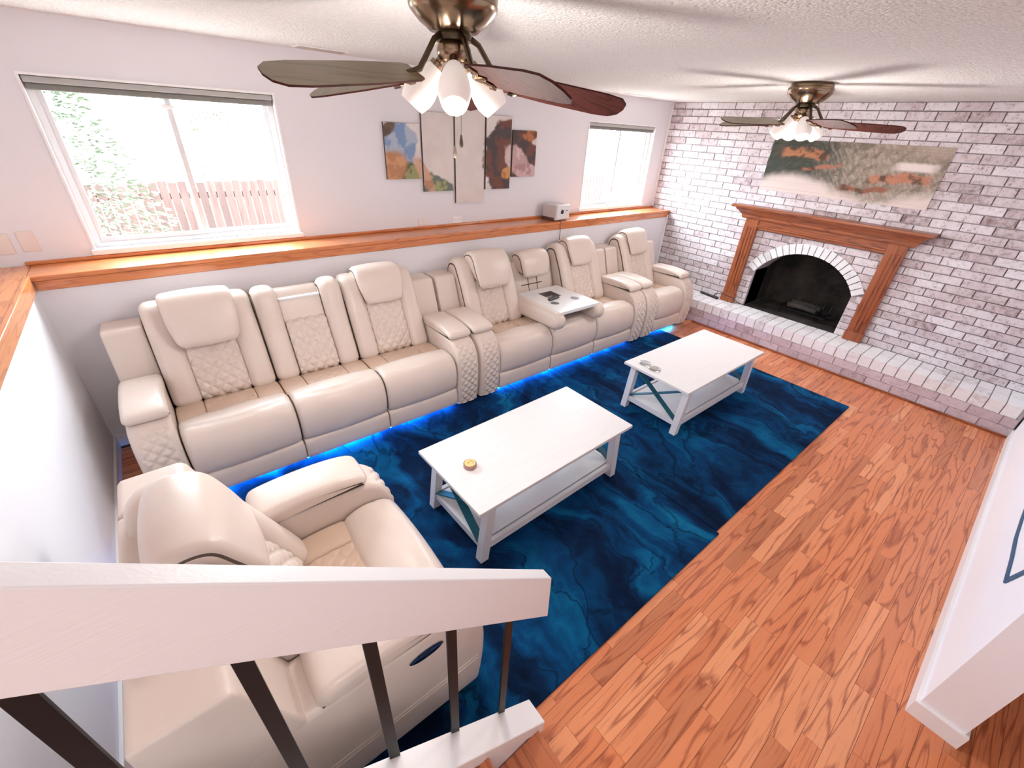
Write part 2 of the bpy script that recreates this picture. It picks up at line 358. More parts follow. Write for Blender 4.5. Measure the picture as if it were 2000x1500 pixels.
# oak ledge on the knee wall
lg = MB().box(0.0, L-0.005, -0.022, D, ZS-0.028, ZS).box(0.019, L-0.005, -0.014, 0.0, ZS-0.085, ZS-0.0285)
lo = struct(lg.build('trim_3', M_LEDGE, bevel=0.005))
struct(MB().box(-0.02, L-0.01, D-0.018, D, ZS, ZS+0.022).build('trim_4', M_LEDGE, bevel=0.005))
struct(MB().box(-0.35, -0.006, -6.5, -0.023, ZS-0.028, ZS).box(-0.35, -0.001, -0.023, D, ZS-0.028, ZS).box(-0.006, 0.018, -6.5, -0.023, ZS-0.085, ZS+0.006).build('trim_5', M_LEDGEY, bevel=0.005))

# windows
def window(n, w):
    x0, x1, z0, z1 = w; yf = D+0.075
    o = MB()
    o.box(x0-0.0, x0+0.012, D-0.006, yf, z0+0.022, z1-0.012).box(x1-0.012, x1, D-0.006, yf, z0+0.022, z1-0.012).box(x0, x1, D-0.006, yf, z1-0.012, z1)
    root = struct(o.build('window_%d' % n, M_CASE))
    MB().box(x0-0.012, x1+0.012, D-0.022, yf, z0-0.012, z0+0.022).build('window_sill', M_CASE, root, bevel=0.005)
    f = MB(); a, b, c, e = x0+0.012, x1-0.012, z0+0.022, z1-0.012
    f.box(a, a+0.035, yf-0.03, yf+0.03, c, e).box(b-0.035, b, yf-0.03, yf+0.03, c, e).box(a+0.035, b-0.035, yf-0.03, yf+0.03, c, c+0.028).box(a+0.035, b-0.035, yf-0.03, yf+0.03, e-0.03, e)
    fo = f.build('window_frame', M_VINYL, root)
    xm = (a+b)/2
    for (p, q, yy) in ((a+0.03, xm+0.022, yf-0.012), (xm-0.022, b-0.03, yf+0.012)):
        s_ = MB(); t0, t1 = c+0.026, e-0.028
        s_.box(p, p+0.03, yy-0.011, yy+0.011, t0, t1).box(q-0.03, q, yy-0.011, yy+0.011, t0, t1).box(p+0.03, q-0.03, yy-0.011, yy+0.011, t0, t0+0.03).box(p+0.03, q-0.03, yy-0.011, yy+0.011, t1-0.025, t1)
        so_ = s_.build('sash', M_VINYL, root)
        MB().box(p+0.028, q-0.028, yy-0.002, yy+0.002, t0+0.028, t1-0.023).build('pane', M_GLASS, so_)
    MB().box(xm-0.03, xm+0.03, yf-0.04, yf-0.012, e-0.115, e-0.095).build('latch', M_CASE, root, bevel=0.003)
    # roller blind rolled up under the head
    v = MB(); v.box(a+0.004, b-0.004, D+0.004, D+0.05, z1-0.045, z1-0.014).build('blind_headrail', M_BLINDL, root, bevel=0.006)
    MB().box(a+0.006, b-0.006, D+0.012, D+0.045, z1-0.078, z1-0.045).build('blind_roll', M_BLIND, root, bevel=0.008)
    for k in range(3):
        xx = a+0.12+(b-a-0.24)*k/2
        MB().box(xx-0.02, xx+0.02, D-0.004, D+0.03, z1-0.016, z1-0.004).build('bracket', M_BLIND, root)
window(1, W1); window(2, W2)

# ---------------- brick wall with arched firebox, hearth
CZ, CYL = 0.0745, 0.214          # course height, brick pitch
AY, AH, AS = -1.867, 0.515, 0.725    # arch centre y, half span, spring height
AR = (AH**2+0.30**2)/(2*0.30); ACZ = AS+0.30-AR; AO = AR+0.115
HZ, HX = 0.285, 5.829
def in_arch(y, z, pad=0.0):
    if z < AS+0.0 and abs(y-AY) < AH+pad: return True
    return z >= AS-0.03 and math.hypot(y-AY, z-ACZ) < AO+pad*0.3 and z > AS-0.03
bw = MB()
# backing built around the opening in strips
ys = [0.45, AY+AH]
xb0, xb1 = L+0.004, L+0.35
bw.box(xb0, xb1, AY+AH, YB, -0.05, H); bw.box(xb0, xb1, -4.1, AY-AH, -0.05, H); bw.box(xb0, xb1, AY-AH, AY+AH, -0.05, HZ-0.01)
N = 20; arc = [(AY-AH+2*AH*i/N) for i in range(N+1)]
for a, b in zip(arc, arc[1:]):
    za = ACZ+math.sqrt(max(0, AR**2-(a-AY)**2)); zb = ACZ+math.sqrt(max(0, AR**2-(b-AY)**2))
    bw.hexa([(xb0, a, za), (xb1, a, za), (xb1, b, zb), (xb0, b, zb)], [(xb0, a, H), (xb1, a, H), (xb1, b, H), (xb0, b, H)])
brickwall = struct(bw.build('wall_brick', M_MORTAR))
ub = MB(); ub.box(-0.5, 0.5, -0.5, 0.5, -0.5, 0.5)
def unit_mesh(name, m):
    me = bpy.data.meshes.new(name); me.from_pydata(ub.v, [], ub.f); bm = bmesh.new(); bm.from_mesh(me)
    bmesh.ops.recalc_face_normals(bm, faces=bm.faces); bm.to_mesh(me); bm.free(); me.materials.append(m); return me
UB, UH, UHF = unit_mesh('brick', M_BRICK), unit_mesh('brick', M_HEARTH), unit_mesh('brick', M_HEARTHF)
def put_brick(me, parent, x0, x1, y0, y1, z0, z1, tilt=0.0):
    o = bpy.data.objects.new('brick', me); COL.objects.link(o); o.parent = parent
    o.location = ((x0+x1)/2, (y0+y1)/2, (z0+z1)/2); o.scale = (abs(x1-x0), abs(y1-y0), abs(z1-z0))
    if tilt: o.rotation_euler = (tilt, 0, 0)
    return o
cand = []
rb = random.Random(3); nco = int((H-HZ)/CZ)+1
for c in range(nco):
    z0 = HZ+c*CZ; z1 = min(z0+CZ, H)
    if z1-z0 < 0.02: continue
    ytop = 0.0 if z0 < ZS-0.05 else D
    y = 0.30+(CYL/2 if c % 2 else 0)+rb.uniform(-0.006, 0.006)
    while y > -3.955:
        ya, yb = min(y, ytop), max(y-CYL, -3.955)
        y -= CYL
        if ya-yb < 0.03: continue
        zc = (z0+z1)/2
        # clip against arch: split brick around the opening
        segs = [(ya, yb)]
        if zc < ACZ+AO:
            if zc < AS: hwid = AH+(0.0 if zc < AS-0.05 else 0.05)
            else: hwid = math.sqrt(max(0, (AO-0.02)**2-(zc-ACZ)**2))
            e0, e1 = AY+hwid, AY-hwid; ns = []
            for (p, q) in segs:
                if q >= e0 or p <= e1: ns.append((p, q))
                else:
                    if p > e0: ns.append((p, e0))
                    if q < e1: ns.append((e1, q))
            segs = ns
        for (p, q) in segs:
            if p-q < 0.025: continue
            cand.append((p, q, z0, z1))
CAMP = Vector((0.631, -3.481, 2.054))
cand.sort(key=lambda b: (Vector((L, (b[0]+b[1])/2, (b[2]+b[3])/2))-CAMP).length)
J = 0.0045
bs = MB()
for i, (p, q, z0, z1) in enumerate(cand):
    dx = rb.uniform(0, 0.006); x0, x1 = L-0.012-dx, L+0.012
    if i < 275: put_brick(UB, brickwall, x0, x1, q+J, p-J, z0+J, z1-J)
    else: bs.box(x0, x1, q+J, p-J, z0+J, z1-J)
tag(bs.build('far_bricks', M_BRICK, brickwall), kind='stuff')
# arch of wedge bricks
a0 = math.asin(AH/AR)*1.02; na = 21
for k in range(na):
    t0 = -a0+2*a0*k/na+0.007; t1 = -a0+2*a0*(k+1)/na-0.007; m_ = MB(); x0, x1 = L-0.022, L+0.03
    q4 = [(AR, t0), (AR, t1), (AO-0.006, t1), (AO-0.006, t0)]
    m_.prism([(AY+r*math.sin(t), ACZ+r*math.cos(t)) for r, t in q4], x0, x1, lambda a, b, h: (h, a, b))
    m_.build('arch_brick', M_ARCH, brickwall)
# firebox
fb = MB(); fx0, fx1 = L+0.03, L+0.60
fb.box(fx1, fx1+0.03, AY-AH, AY+AH, HZ-0.05, 1.1); fb.box(fx0, fx1, AY-AH-0.03, AY-AH, HZ-0.05, 1.1); fb.box(fx0, fx1, AY+AH, AY+AH+0.03, HZ-0.05, 1.1)
fb.box(fx0, fx1, AY-AH, AY+AH, 1.07, 1.1); fb.box(L-0.005, fx1, AY-AH, AY+AH, HZ-0.05, HZ-0.004)
fbo = struct(fb.build('trim_6', M_SOOT))
gr = empty('fire_grate', (L+0.24, AY-0.08, HZ)); tag(gr, 'dark iron log grate standing inside the sooty arched fireplace', 'grate')
g = MB()
for k in range(7): g.tube([(-0.12, -0.24+0.08*k, 0.08), (0.1, -0.24+0.08*k, 0.08), (0.14, -0.24+0.08*k, 0.17)], 0.008, 6)
g.build('bars', M_IRON, gr)
g = MB()
for x in (-0.08, 0.1): g.beam((x, -0.27, 0.066), (x, 0.27, 0.066), 0.014, 0.014)
for x in (-0.08, 0.1):
    for y in (-0.22, 0.22): g.tube([(x, y, 0.0), (x, y, 0.066)], 0.008, 6)
g.build('frame', M_IRON, gr)
for i, (yy, zz, r_) in enumerate(((-0.06, 0.115, 0.030), (0.06, 0.118, 0.033))):
    lg_ = MB().tube([(L+0.22+yy, AY-0.24, HZ+zz), (L+0.23+yy, AY-0.08, HZ+zz+0.01), (L+0.225+yy, AY+0.08, HZ+zz)], r_, 10).build('log', M_SOOT, smooth=True)
    tag(lg_, ('front charred log on the fire grate', 'rear charred log on the fire grate')[i], 'log', 'charred logs in the fireplace')

hearth = struct(MB().box(HX+0.012, L+0.004, -3.95, -0.0, -0.02, HZ-0.008).build('trim_7', M_MORTARL))
y = -0.002; k = 0
while y-0.106 > -3.95:
    e = rb.uniform(-0.0015, 0.0015)
    put_brick(UH, hearth, HX+e, HX+0.196, y-0.106+0.004, y-0.004, HZ-0.105, HZ+e*0.5)
    put_brick(UH, hearth, HX+0.203, L-0.02, y-0.106+0.004, y-0.004, HZ-0.05, HZ+e*0.5)
    y -= 0.106
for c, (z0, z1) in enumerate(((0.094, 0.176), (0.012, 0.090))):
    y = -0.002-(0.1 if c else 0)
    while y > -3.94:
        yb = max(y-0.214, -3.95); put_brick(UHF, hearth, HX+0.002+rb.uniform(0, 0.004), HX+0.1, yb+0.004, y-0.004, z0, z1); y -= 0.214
struct(MB().box(HX-0.018, HX, -3.945, -0.95, 0, 0.02).build('trim_8', M_MANTY, bevel=0.004))

# ---------------- mantel
mt = empty('fireplace_mantel', (L, AY, HZ)); tag(mt, 'brown oak fireplace mantel framing the arched opening on the brick wall', 'mantel')
def loc(b): # build in world, parented to mantel
    return Matrix.Translation((-L, -AY, -HZ))
ML = loc(0)
for (ya, yb) in ((-1.235, -1.085), (-2.645, -2.492)):
    pz = MB().box(L-0.075, L-0.018, ya, yb, HZ+0.002, 1.30, ML).build('pilaster', M_MANTZ, mt, bevel=0.004)
    fl = MB()
    for q in range(3):
        yy = ya+0.036+q*0.036; fl.box(L-0.082, L-0.072, yy-0.011, yy+0.011, HZ+0.12, 1.20, ML)
    fl.build('fluting', M_MANTZ, pz, bevel=0.004)
    MB().box(L-0.088, L-0.016, ya-0.008, yb+0.008, HZ+0.002, HZ+0.10, ML).build('plinth', M_MANTZ, pz, bevel=0.004)
MB().box(L-0.065, L-0.018, -2.495, -1.232, 1.19, 1.31, ML).build('lintel', M_MANTY, mt, bevel=0.004)
MB().box(L-0.078, L-0.06, -2.495, -1.232, 1.215, 1.235, ML).box(L-0.078, L-0.06, -2.495, -1.232, 1.285, 1.30, ML).build('lintel_moulding', M_MANTY, mt, bevel=0.005)
prof = [(0.018, 1.29), (0.085, 1.29), (0.098, 1.305), (0.098, 1.325), (0.115, 1.345), (0.140, 1.372), (0.158, 1.385), (0.165, 1.395), (0.165, 1.405), (0.018, 1.405)]
cr = MB(); n = len(prof)
for yb, s_ in ((-1.045, 1), (-2.685, -1)):
    cr.v += [tuple(ML @ Vector((L-d, yb+s_*max(0, d-0.085), z))) for d, z in prof]
cr.f = [tuple(range(n)), tuple(range(2*n-1, n-1, -1))]+[(i, n+i, n+(i+1) % n, (i+1) % n) for i in range(n)]; cr.mi = [0]*len(cr.f)
cr.build('crown_moulding', M_MANTY, mt)
MB().box(L-0.205, L-0.016, -2.805, -0.925, 1.405, 1.435, ML).build('shelf', M_MANTY, mt, bevel=0.008, seg=3)

# projected picture, its light painted as colour on a skin following bricks and joints
def lerp(a, b, f): return tuple(x+(y-x)*f for x, y in zip(a, b))
def sm(a, b, x): x = min(1, max(0, (x-a)/(b-a))); return x*x*(3-2*x)
def paint_mesh(name, nu, nv, fn, colfn, m, parent=None):
    vs = [fn(i/nu, j/nv) for j in range(nv+1) for i in range(nu+1)]
    fs = [(j*(nu+1)+i, j*(nu+1)+i+1, (j+1)*(nu+1)+i+1, (j+1)*(nu+1)+i) for j in range(nv) for i in range(nu)]
    me = bpy.data.meshes.new(name); me.from_pydata(vs, [], fs); ca = me.color_attributes.new('paint', 'FLOAT_COLOR', 'POINT')
    for k in range(len(vs)): ca.data[k].color = (*colfn((k % (nu+1))/nu, (k//(nu+1))/nv), 1)
    return link(name, me, m, parent)
def nz(x, y, s, o=0): return noise.fractal(Vector((x*s+o, y*s, o*1.7)), 0.8, 2.1, 4)*0.5+0.5
def projected_col(u, v):
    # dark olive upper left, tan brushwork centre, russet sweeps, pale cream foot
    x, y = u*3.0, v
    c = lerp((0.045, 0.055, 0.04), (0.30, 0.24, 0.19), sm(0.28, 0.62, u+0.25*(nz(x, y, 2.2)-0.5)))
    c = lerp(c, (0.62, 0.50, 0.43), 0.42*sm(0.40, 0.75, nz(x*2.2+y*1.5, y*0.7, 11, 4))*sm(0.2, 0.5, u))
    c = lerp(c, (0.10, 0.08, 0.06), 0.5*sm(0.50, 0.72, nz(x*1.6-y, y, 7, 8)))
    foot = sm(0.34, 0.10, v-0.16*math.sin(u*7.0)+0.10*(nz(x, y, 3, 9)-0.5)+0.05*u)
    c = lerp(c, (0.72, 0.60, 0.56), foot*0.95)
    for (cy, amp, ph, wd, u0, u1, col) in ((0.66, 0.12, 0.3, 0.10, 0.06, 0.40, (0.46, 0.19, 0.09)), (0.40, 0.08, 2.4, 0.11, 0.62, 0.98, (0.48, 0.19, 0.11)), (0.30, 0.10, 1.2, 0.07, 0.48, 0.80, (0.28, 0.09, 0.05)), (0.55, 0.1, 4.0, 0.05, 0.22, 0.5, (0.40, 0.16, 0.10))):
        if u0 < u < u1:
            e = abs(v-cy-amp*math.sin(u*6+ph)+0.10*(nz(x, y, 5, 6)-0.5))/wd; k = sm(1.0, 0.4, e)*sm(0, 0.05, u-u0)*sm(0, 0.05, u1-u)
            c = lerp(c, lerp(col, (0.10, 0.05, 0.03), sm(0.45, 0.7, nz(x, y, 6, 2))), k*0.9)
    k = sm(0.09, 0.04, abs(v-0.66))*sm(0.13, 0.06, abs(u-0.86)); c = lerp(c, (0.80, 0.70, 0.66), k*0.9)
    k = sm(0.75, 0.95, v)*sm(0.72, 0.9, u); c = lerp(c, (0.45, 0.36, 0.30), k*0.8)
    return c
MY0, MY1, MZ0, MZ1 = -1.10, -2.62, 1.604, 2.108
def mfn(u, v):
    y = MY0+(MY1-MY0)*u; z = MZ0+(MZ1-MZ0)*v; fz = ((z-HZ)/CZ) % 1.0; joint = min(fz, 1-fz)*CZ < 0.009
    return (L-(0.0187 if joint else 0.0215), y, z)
mo = paint_mesh('projected_picture', 190, 84, mfn, projected_col, M_PROJ); tag(mo, 'wide projected picture in olive, tan and rust, painted as a skin on the bricks above the mantel', 'picture')

# five canvases (plain abstract colour fields)
def canvas_col(k):
    def f(u, v):
        # gx runs across the whole set, z absolute height fraction
        x0, x1, z0, z1 = CV[k]; x = x0+(x1-x0)*u; z = z0+(z1-z0)*v
        c = lerp((0.66, 0.58, 0.55), (0.78, 0.71, 0.67), nz(x, z, 5, 1))
        def blob(c, cx, cz, rx, rz, rot, col, soft=0.25, col2=None):
            ca, sa = math.cos(rot), math.sin(rot); a = ((x-cx)*ca+(z-cz)*sa)/rx; b = (-(x-cx)*sa+(z-cz)*ca)/rz
            d = math.hypot(a, b)+0.35*(nz(x, z, 9, 3)-0.5); kk = sm(1.0+soft*0.4, 1.0-soft*0.4, d)
            if kk <= 0: return c
            cc = lerp(col, col2 if col2 else tuple(q*0.5 for q in col), sm(0.42, 0.62, nz(x, z, 12, 5))); return lerp(c, cc, kk)
        c = blob(c, 2.42, 1.90, 0.16, 0.17, 0.3, (0.20, 0.30, 0.48), 0.2, (0.40, 0.46, 0.56))
        c = blob(c, 2.52, 1.62, 0.24, 0.13, -0.25, (0.30, 0.31, 0.14), 0.25, (0.10, 0.13, 0.07))
        c = blob(c, 2.76, 1.56, 0.20, 0.09, -0.3, (0.33, 0.35, 0.16), 0.2, (0.14, 0.17, 0.14))
        c = blob(c, 2.34, 1.72, 0.15, 0.12, 0.7, (0.60, 0.31, 0.16), 0.5, (0.45, 0.22, 0.11))
        c = blob(c, 2.64, 1.66, 0.05, 0.17, 0.5, (0.60, 0.36, 0.25), 0.5, (0.44, 0.23, 0.14))
        c = blob(c, 2.33, 2.00, 0.07, 0.04, 0.6, (0.16, 0.10, 0.07), 0.5, (0.10, 0.07, 0.05))
        c = blob(c, 3.62, 1.78, 0.34, 0.36, 0.2, (0.16, 0.06, 0.04), 0.12, (0.07, 0.05, 0.05))
        c = blob(c, 3.68, 1.78, 0.17, 0.11, -0.7, (0.66, 0.48, 0.46), 0.3, (0.50, 0.33, 0.32))
        c = blob(c, 3.82, 1.68, 0.16, 0.07, -0.1, (0.62, 0.42, 0.42), 0.3, (0.42, 0.24, 0.25))
        c = blob(c, 3.56, 1.67, 0.07, 0.05, 0.4, (0.60, 0.30, 0.10), 0.3, (0.40, 0.16, 0.05))
        c = blob(c, 3.84, 2.0, 0.10, 0.05, 0.1, (0.42, 0.15, 0.06), 0.4, (0.18, 0.06, 0.03))
        return c
    return f
CV = [(2.292, 2.612, 1.632, 2.046), (2.632, 2.940, 1.526, 2.138), (2.962, 3.280, 1.415, 2.245), (3.302, 3.600, 1.526, 2.150), (3.624, 3.930, 1.632, 2.042)]
CLAB = ['leftmost canvas of the five-piece wall art, with a blue patch', 'second canvas from the left, cream above with an olive patch at its foot', 'tallest centre canvas of the five-piece wall art, almost plain cream', 'fourth canvas from the left, cream top corner over dark brown', 'rightmost and smallest canvas, rust, brown and dusty pink']
for k, (x0, x1, z0, z1) in enumerate(CV):
    e = empty('wall_canvas', ((x0+x1)/2, D, z0)); tag(e, CLAB[k], 'canvas', 'five-piece abstract wall canvases')
    cx = (x0+x1)/2
    MB().box(x0-cx, x1-cx, -0.022, -0.002, 0, z1-z0).build('stretcher', M_DARK, e)
    paint_mesh('painted_face', 46, 80, lambda u, v, x0=x0, x1=x1, z1=z1, z0=z0, cx=cx: (x0-cx+(x1-x0)*u, -0.0235, (z1-z0)*v), canvas_col(k), M_CANVAS, e)

# ================================================================== STAIR, RAILING
st = empty('staircase', (1.23, -3.5, 0)); tag(st, 'oak-treaded staircase with a white side wall beneath the camera', 'staircase')
TS = Matrix.Translation((-1.23, 3.5, 0)); RUN, RISE = 0.228, 0.2
for k in range(5):
    xf = 1.195-RUN*k; zt = 0.207+RISE*k
    MB().box(xf-RUN-0.03, xf, -4.09, -3.078, zt-0.03, zt, TS).build('tread', M_TREAD, st, bevel=0.006)
    MB().box(xf-0.045, xf-0.027, -4.09, -3.078, zt-RISE, zt-0.03, TS).build('riser', M_TRIM, st)
SL = -0.8765; CB = 1.2956
def capz(x): return SL*x+CB
xa, xb = 0.03, 1.226
s_ = MB(); y0, y1 = -3.081, -2.99
s_.hexa([(xa, y0, capz(xa)-0.075), (xb, y0, capz(xb)-0.075), (xb, y1, capz(xb)-0.075), (xa, y1, capz(xa)-0.075)], [(xa, y0, capz(xa)), (xb, y0, capz(xb)), (xb, y1, capz(xb)), (xa, y1, capz(xa))], TS)
s_.build('sloping_cap', M_TRIM, st, bevel=0.004)
s_ = MB(); y0, y1 = -3.076, -2.995; xb2 = 1.219
s_.prism([(xa, 0), (xb2, 0), (xb2, capz(xb2)-0.07), (xa, capz(xa)-0.07)], y0, y1, lambda a, b, h: (a, h, b), TS)
s_.build('side_wall', M_TRIM, st)

rl = empty('stair_railing', (1.2, -3.0, capz(1.2))); tag(rl, 'white sloping board handrail on black iron balusters beside the stairs', 'railing')
TR = Matrix.Translation((-1.2, 3.0, -capz(1.2)))
rz = lambda x: -0.8577*x+2.041; rzb = lambda x: -0.8577*x+1.8575
h = MB(); y0, y1 = -3.02, -2.984; xa, xe = 0.02, 1.209
h.hexa([(xa, y0, rzb(xa)), (xe+0.010, y0, rzb(xe+0.01)), (xe+0.010, y1, rzb(xe+0.01)), (xa, y1, rzb(xa))], [(xa, y0, rz(xa)), (xe, y0, rz(xe)), (xe, y1, rz(xe)), (xa, y1, rz(xa))], TR)
h.build('handrail', M_RAIL, rl, bevel=0.003)
for x in (0.372, 0.549, 0.726, 0.904, 1.085, 0.195):
    MB().hexa([(x-0.013, -2.999, capz(x-0.013)+0.001), (x+0.013, -2.999, capz(x+0.013)+0.001), (x+0.013, -2.991, capz(x+0.013)+0.001), (x-0.013, -2.991, capz(x-0.013)+0.001)],
              [(x-0.013, -2.999, rzb(x)+0.03), (x+0.013, -2.999, rzb(x)+0.03), (x+0.013, -2.991, rzb(x)+0.03), (x-0.013, -2.991, rzb(x)+0.03)], TR).build('baluster', M_IRON, rl, bevel=0.001)

# ================================================================== RUGS
def rug(x0, x1, y0, y1, z, lab):
    o = MB().box(x0, x1, y0, y1, 0.0005, z).build('rug', M_RUG, bevel=0.004); tag(o, lab, 'rug', 'two blue rugs laid end to end'); return o
rug(0.22, 2.790, -2.975, -0.80, 0.011, 'nearer deep blue patterned rug, under the recliner and the coffee table with the tin')
rug(2.795, 5.194, -2.955, -0.80, 0.012, 'farther deep blue patterned rug, under the coffee table nearest the fireplace')

# ================================================================== SOFAS
AW = 0.205
def lin(z, z0, y0, z1, y1): return y0+(y1-y0)*(z-z0)/(z1-z0)
BACK = [(-0.30, 0.40), (-0.44, 0.415), (-0.492, 0.455), (-0.475, 0.52), (-0.43, 0.62), (-0.385, 0.72), (-0.34, 0.82), (-0.285, 0.92), (-0.245, 0.985), (-0.20, 1.012), (-0.14, 1.012), (-0.09, 0.985), (-0.06, 0.93), (-0.045, 0.80)]
def shift(p, dy, dz=0): return [(a+dy, b+dz) for a, b in p]
def make_seat(sofa, x0, x1, back='normal', cup=False):
    w = x1-x0; cx = (x0+x1)/2; qw = 0.29 if w > 0.56 else 0.26; g = 0.003
    # seat: bulging front lip carries the rear inserts
    lip = [(-0.55, 0.40), (-0.665, 0.425), (-0.70, 0.462), (-0.76, 0.487), (-0.83, 0.490), (-0.895, 0.470), (-0.935, 0.420), (-0.952, 0.35), (-0.95, 0.27), (-0.935, 0.215), (-0.90, 0.195)]
    def groove(a, s, S):
        s0 = 0.30+0.05*(1-(2*a/w)**2); return -0.006*math.exp(-((s-s0)/0.007)**2)
    seat = sweep('seat_cushion', lip, x0+g, x1-g, M_LEA, sofa, r=0.03, disp=groove, crown=0.012)
    ins = [(-0.42, 0.40), (-0.455, 0.430), (-0.52, 0.446), (-0.60, 0.450), (-0.66, 0.448), (-0.69, 0.440), (-0.70, 0.41)]
    sweep('quilted_insert', ins, cx-qw/2, cx+qw/2, M_LEAT, seat, r=0.012, step=0.006, disp=lambda a, s, S: quilt(a, s, 0.074, 0.006))
    for (p, q) in ((x0+g, cx-qw/2), (cx+qw/2, x1-g)): sweep('side_insert', ins, p, q, M_LEAT, seat, r=0.014, crown=0.006)
    low = [(-0.85, 0.200), (-0.915, 0.200), (-0.938, 0.180), (-0.944, 0.12), (-0.94, 0.065), (-0.925, 0.048), (-0.85, 0.045)]
    sweep('front_panel', low, x0+g, x1-g, M_LEA, sofa, r=0.012)
    # backrest
    bk = MB().prism([(-0.10, 0.10), (-0.02, 0.10), (-0.02, 0.90), (-0.16, 0.90), (-0.30, 0.50)], x0+0.01, x1-0.01, lambda a, b, h: (h, a, b)).build('backrest', M_LEA, sofa, bevel=0.012)
    bt = lambda f: 1.0
    if back in ('normal', 'raised'):
        bw_ = (w-qw)/2
        for (p, q) in ((x0+g, cx-qw/2+0.004), (cx+qw/2-0.004, x1-g)): sweep('bolster', BACK, p, q, M_LEA, bk, r=0.045, crown=0.012)
        qp = [(-0.30, 0.40), (-0.42, 0.42), (-0.468, 0.46), (-0.452, 0.53), (-0.410, 0.62), (-0.368, 0.71), (-0.322, 0.81), (-0.30, 0.86), (-0.20, 0.88)]
        sweep('quilted_panel', qp, cx-qw/2, cx+qw/2, M_LEAT if False else M_LEA, bk, r=0.014, step=0.006, crown=0.006, disp=lambda a, s, S: quilt(a, s))
        if back == 'raised':
            pil = [(-0.20, 0.86), (-0.40, 0.800), (-0.435, 0.815), (-0.425, 0.87), (-0.395, 0.96), (-0.355, 1.04), (-0.305, 1.082), (-0.24, 1.085), (-0.18, 1.05), (-0.15, 0.97)]
            ww = 0.385
        else:
            pil = [(-0.20, 0.86), (-0.335, 0.825), (-0.365, 0.835), (-0.36, 0.88), (-0.325, 0.97), (-0.285, 1.045), (-0.235, 1.075), (-0.17, 1.072), (-0.12, 1.03), (-0.10, 0.95)]
            ww = 0.375
        sweep('headrest', pil, cx-ww/2, cx+ww/2, M_LEA, bk, r=0.03, crown=0.012, taper=lambda f: 0.76+0.24*sm(0.12, 0.55, f))
    elif back == 'console':
        bl = 0.16; SB = [(a-0.035*sm(0.75, 1.0, b), b+0.012*sm(0.8, 1.0, b)) for a, b in BACK]
        for (p, q) in ((x0+g, x0+bl), (x1-bl, x1-g)): sweep('bolster', SB, p, q, M_LEA, bk, r=0.05, crown=0.01)
        qp = [(-0.30, 0.40), (-0.42, 0.42), (-0.476, 0.46), (-0.460, 0.53), (-0.415, 0.62), (-0.372, 0.71), (-0.345, 0.77), (-0.335, 0.79), (-0.25, 0.80)]
        sweep('quilted_panel', qp, x0+bl, x1-bl, M_LEA, bk, r=0.014, step=0.006, crown=0.006, disp=lambda a, s, S: quilt(a, s))
        MB().hexa([(x0+bl, -0.315, 0.78), (x1-bl, -0.315, 0.78), (x1-bl, -0.20, 0.78), (x0+bl, -0.20, 0.78)], [(x0+bl, -0.255, 0.935), (x1-bl, -0.255, 0.935), (x1-bl, -0.14, 0.935), (x0+bl, -0.14, 0.935)]).build('console_back', M_LEA, bk, bevel=0.004)
        MB().box(x0+bl, x1-bl, -0.268, -0.235, 0.930, 0.946).build('console_edge', M_TRAY, bk, bevel=0.003)
        sweep('headrest', [(-0.20, 0.86), (-0.225, 0.90), (-0.21, 0.955), (-0.17, 0.985), (-0.12, 0.985), (-0.07, 0.95), (-0.06, 0.86)], x0+bl-0.03, x1-bl+0.03, M_LEA, bk, r=0.04)
    elif back == 'tray':
        rec = [(-0.20, 0.40), (-0.27, 0.45), (-0.25, 0.60), (-0.20, 0.75), (-0.15, 0.88), (-0.11, 0.96), (-0.05, 0.96)]
        rp = sweep('recessed_panel', rec, x0+0.02, x1-0.02, M_LEAG, bk, r=0.02, crease_shade=False)
        for xx in (cx-0.045, cx+0.075): MB().beam((xx, -0.262, 0.60), (xx, -0.205, 0.78), 0.008, 0.006).build('strap', M_DARK, bk)
        MB().beam((cx-0.14, -0.243, 0.67), (cx+0.14, -0.243, 0.67), 0.006, 0.008).build('strap', M_DARK, bk)
        sweep('headrest', [(-0.20, 0.78), (-0.27, 0.765), (-0.315, 0.79), (-0.305, 0.88), (-0.27, 0.96), (-0.21, 1.0), (-0.14, 0.995), (-0.09, 0.95)], cx-0.19, cx+0.19, M_LEA, bk, r=0.035, crown=0.01, taper=lambda f: 0.84+0.16*sm(0.1, 0.5, f))
        # folded-down table with rolls
        top = MB().box(x0+0.035, x1-0.045, -0.955, -0.345, 0.606, 0.642)
        tp = top.build('fold_down_table', M_TRAY, sofa, bevel=0.008, seg=3)
        MB().box(cx-0.10, cx+0.07, -0.62, -0.46, 0.640, 0.6425).build('storage_well', M_BLK, tp)
        MB().box(cx-0.10, cx-0.03, -0.60, -0.585, 0.6425, 0.650).build('flap', M_STEEL, tp)
        for q in (-0.14, 0.13):
            MB().lathe([(0.046, 0.6405), (0.046, 0.645), (0.037, 0.645), (0.036, 0.6415)], 28, Matrix.Translation((cx+q, -0.75, 0)), cap=False).build('cup_holder_rim', M_STEEL, tp, smooth=True)
            MB().lathe([(0.0365, 0.6405), (0.0365, 0.6425)], 28, Matrix.Translation((cx+q, -0.75, 0))).build('cup_holder', M_BLK, tp)
        for (p, q) in ((x0-0.035, x0+0.11), (x1-0.12, x1+0.025)):
            roll = [(-0.34, 0.635), (-0.60, 0.638), (-0.90, 0.636), (-0.97, 0.618), (-1.005, 0.565), (-0.995, 0.51), (-0.95, 0.478), (-0.85, 0.470), (-0.36, 0.455)]
            sweep('side_roll', [(-a if False else a, b) for a, b in reversed(roll)], p, q, M_LEA, tp, r=0.06, crease_shade=False)
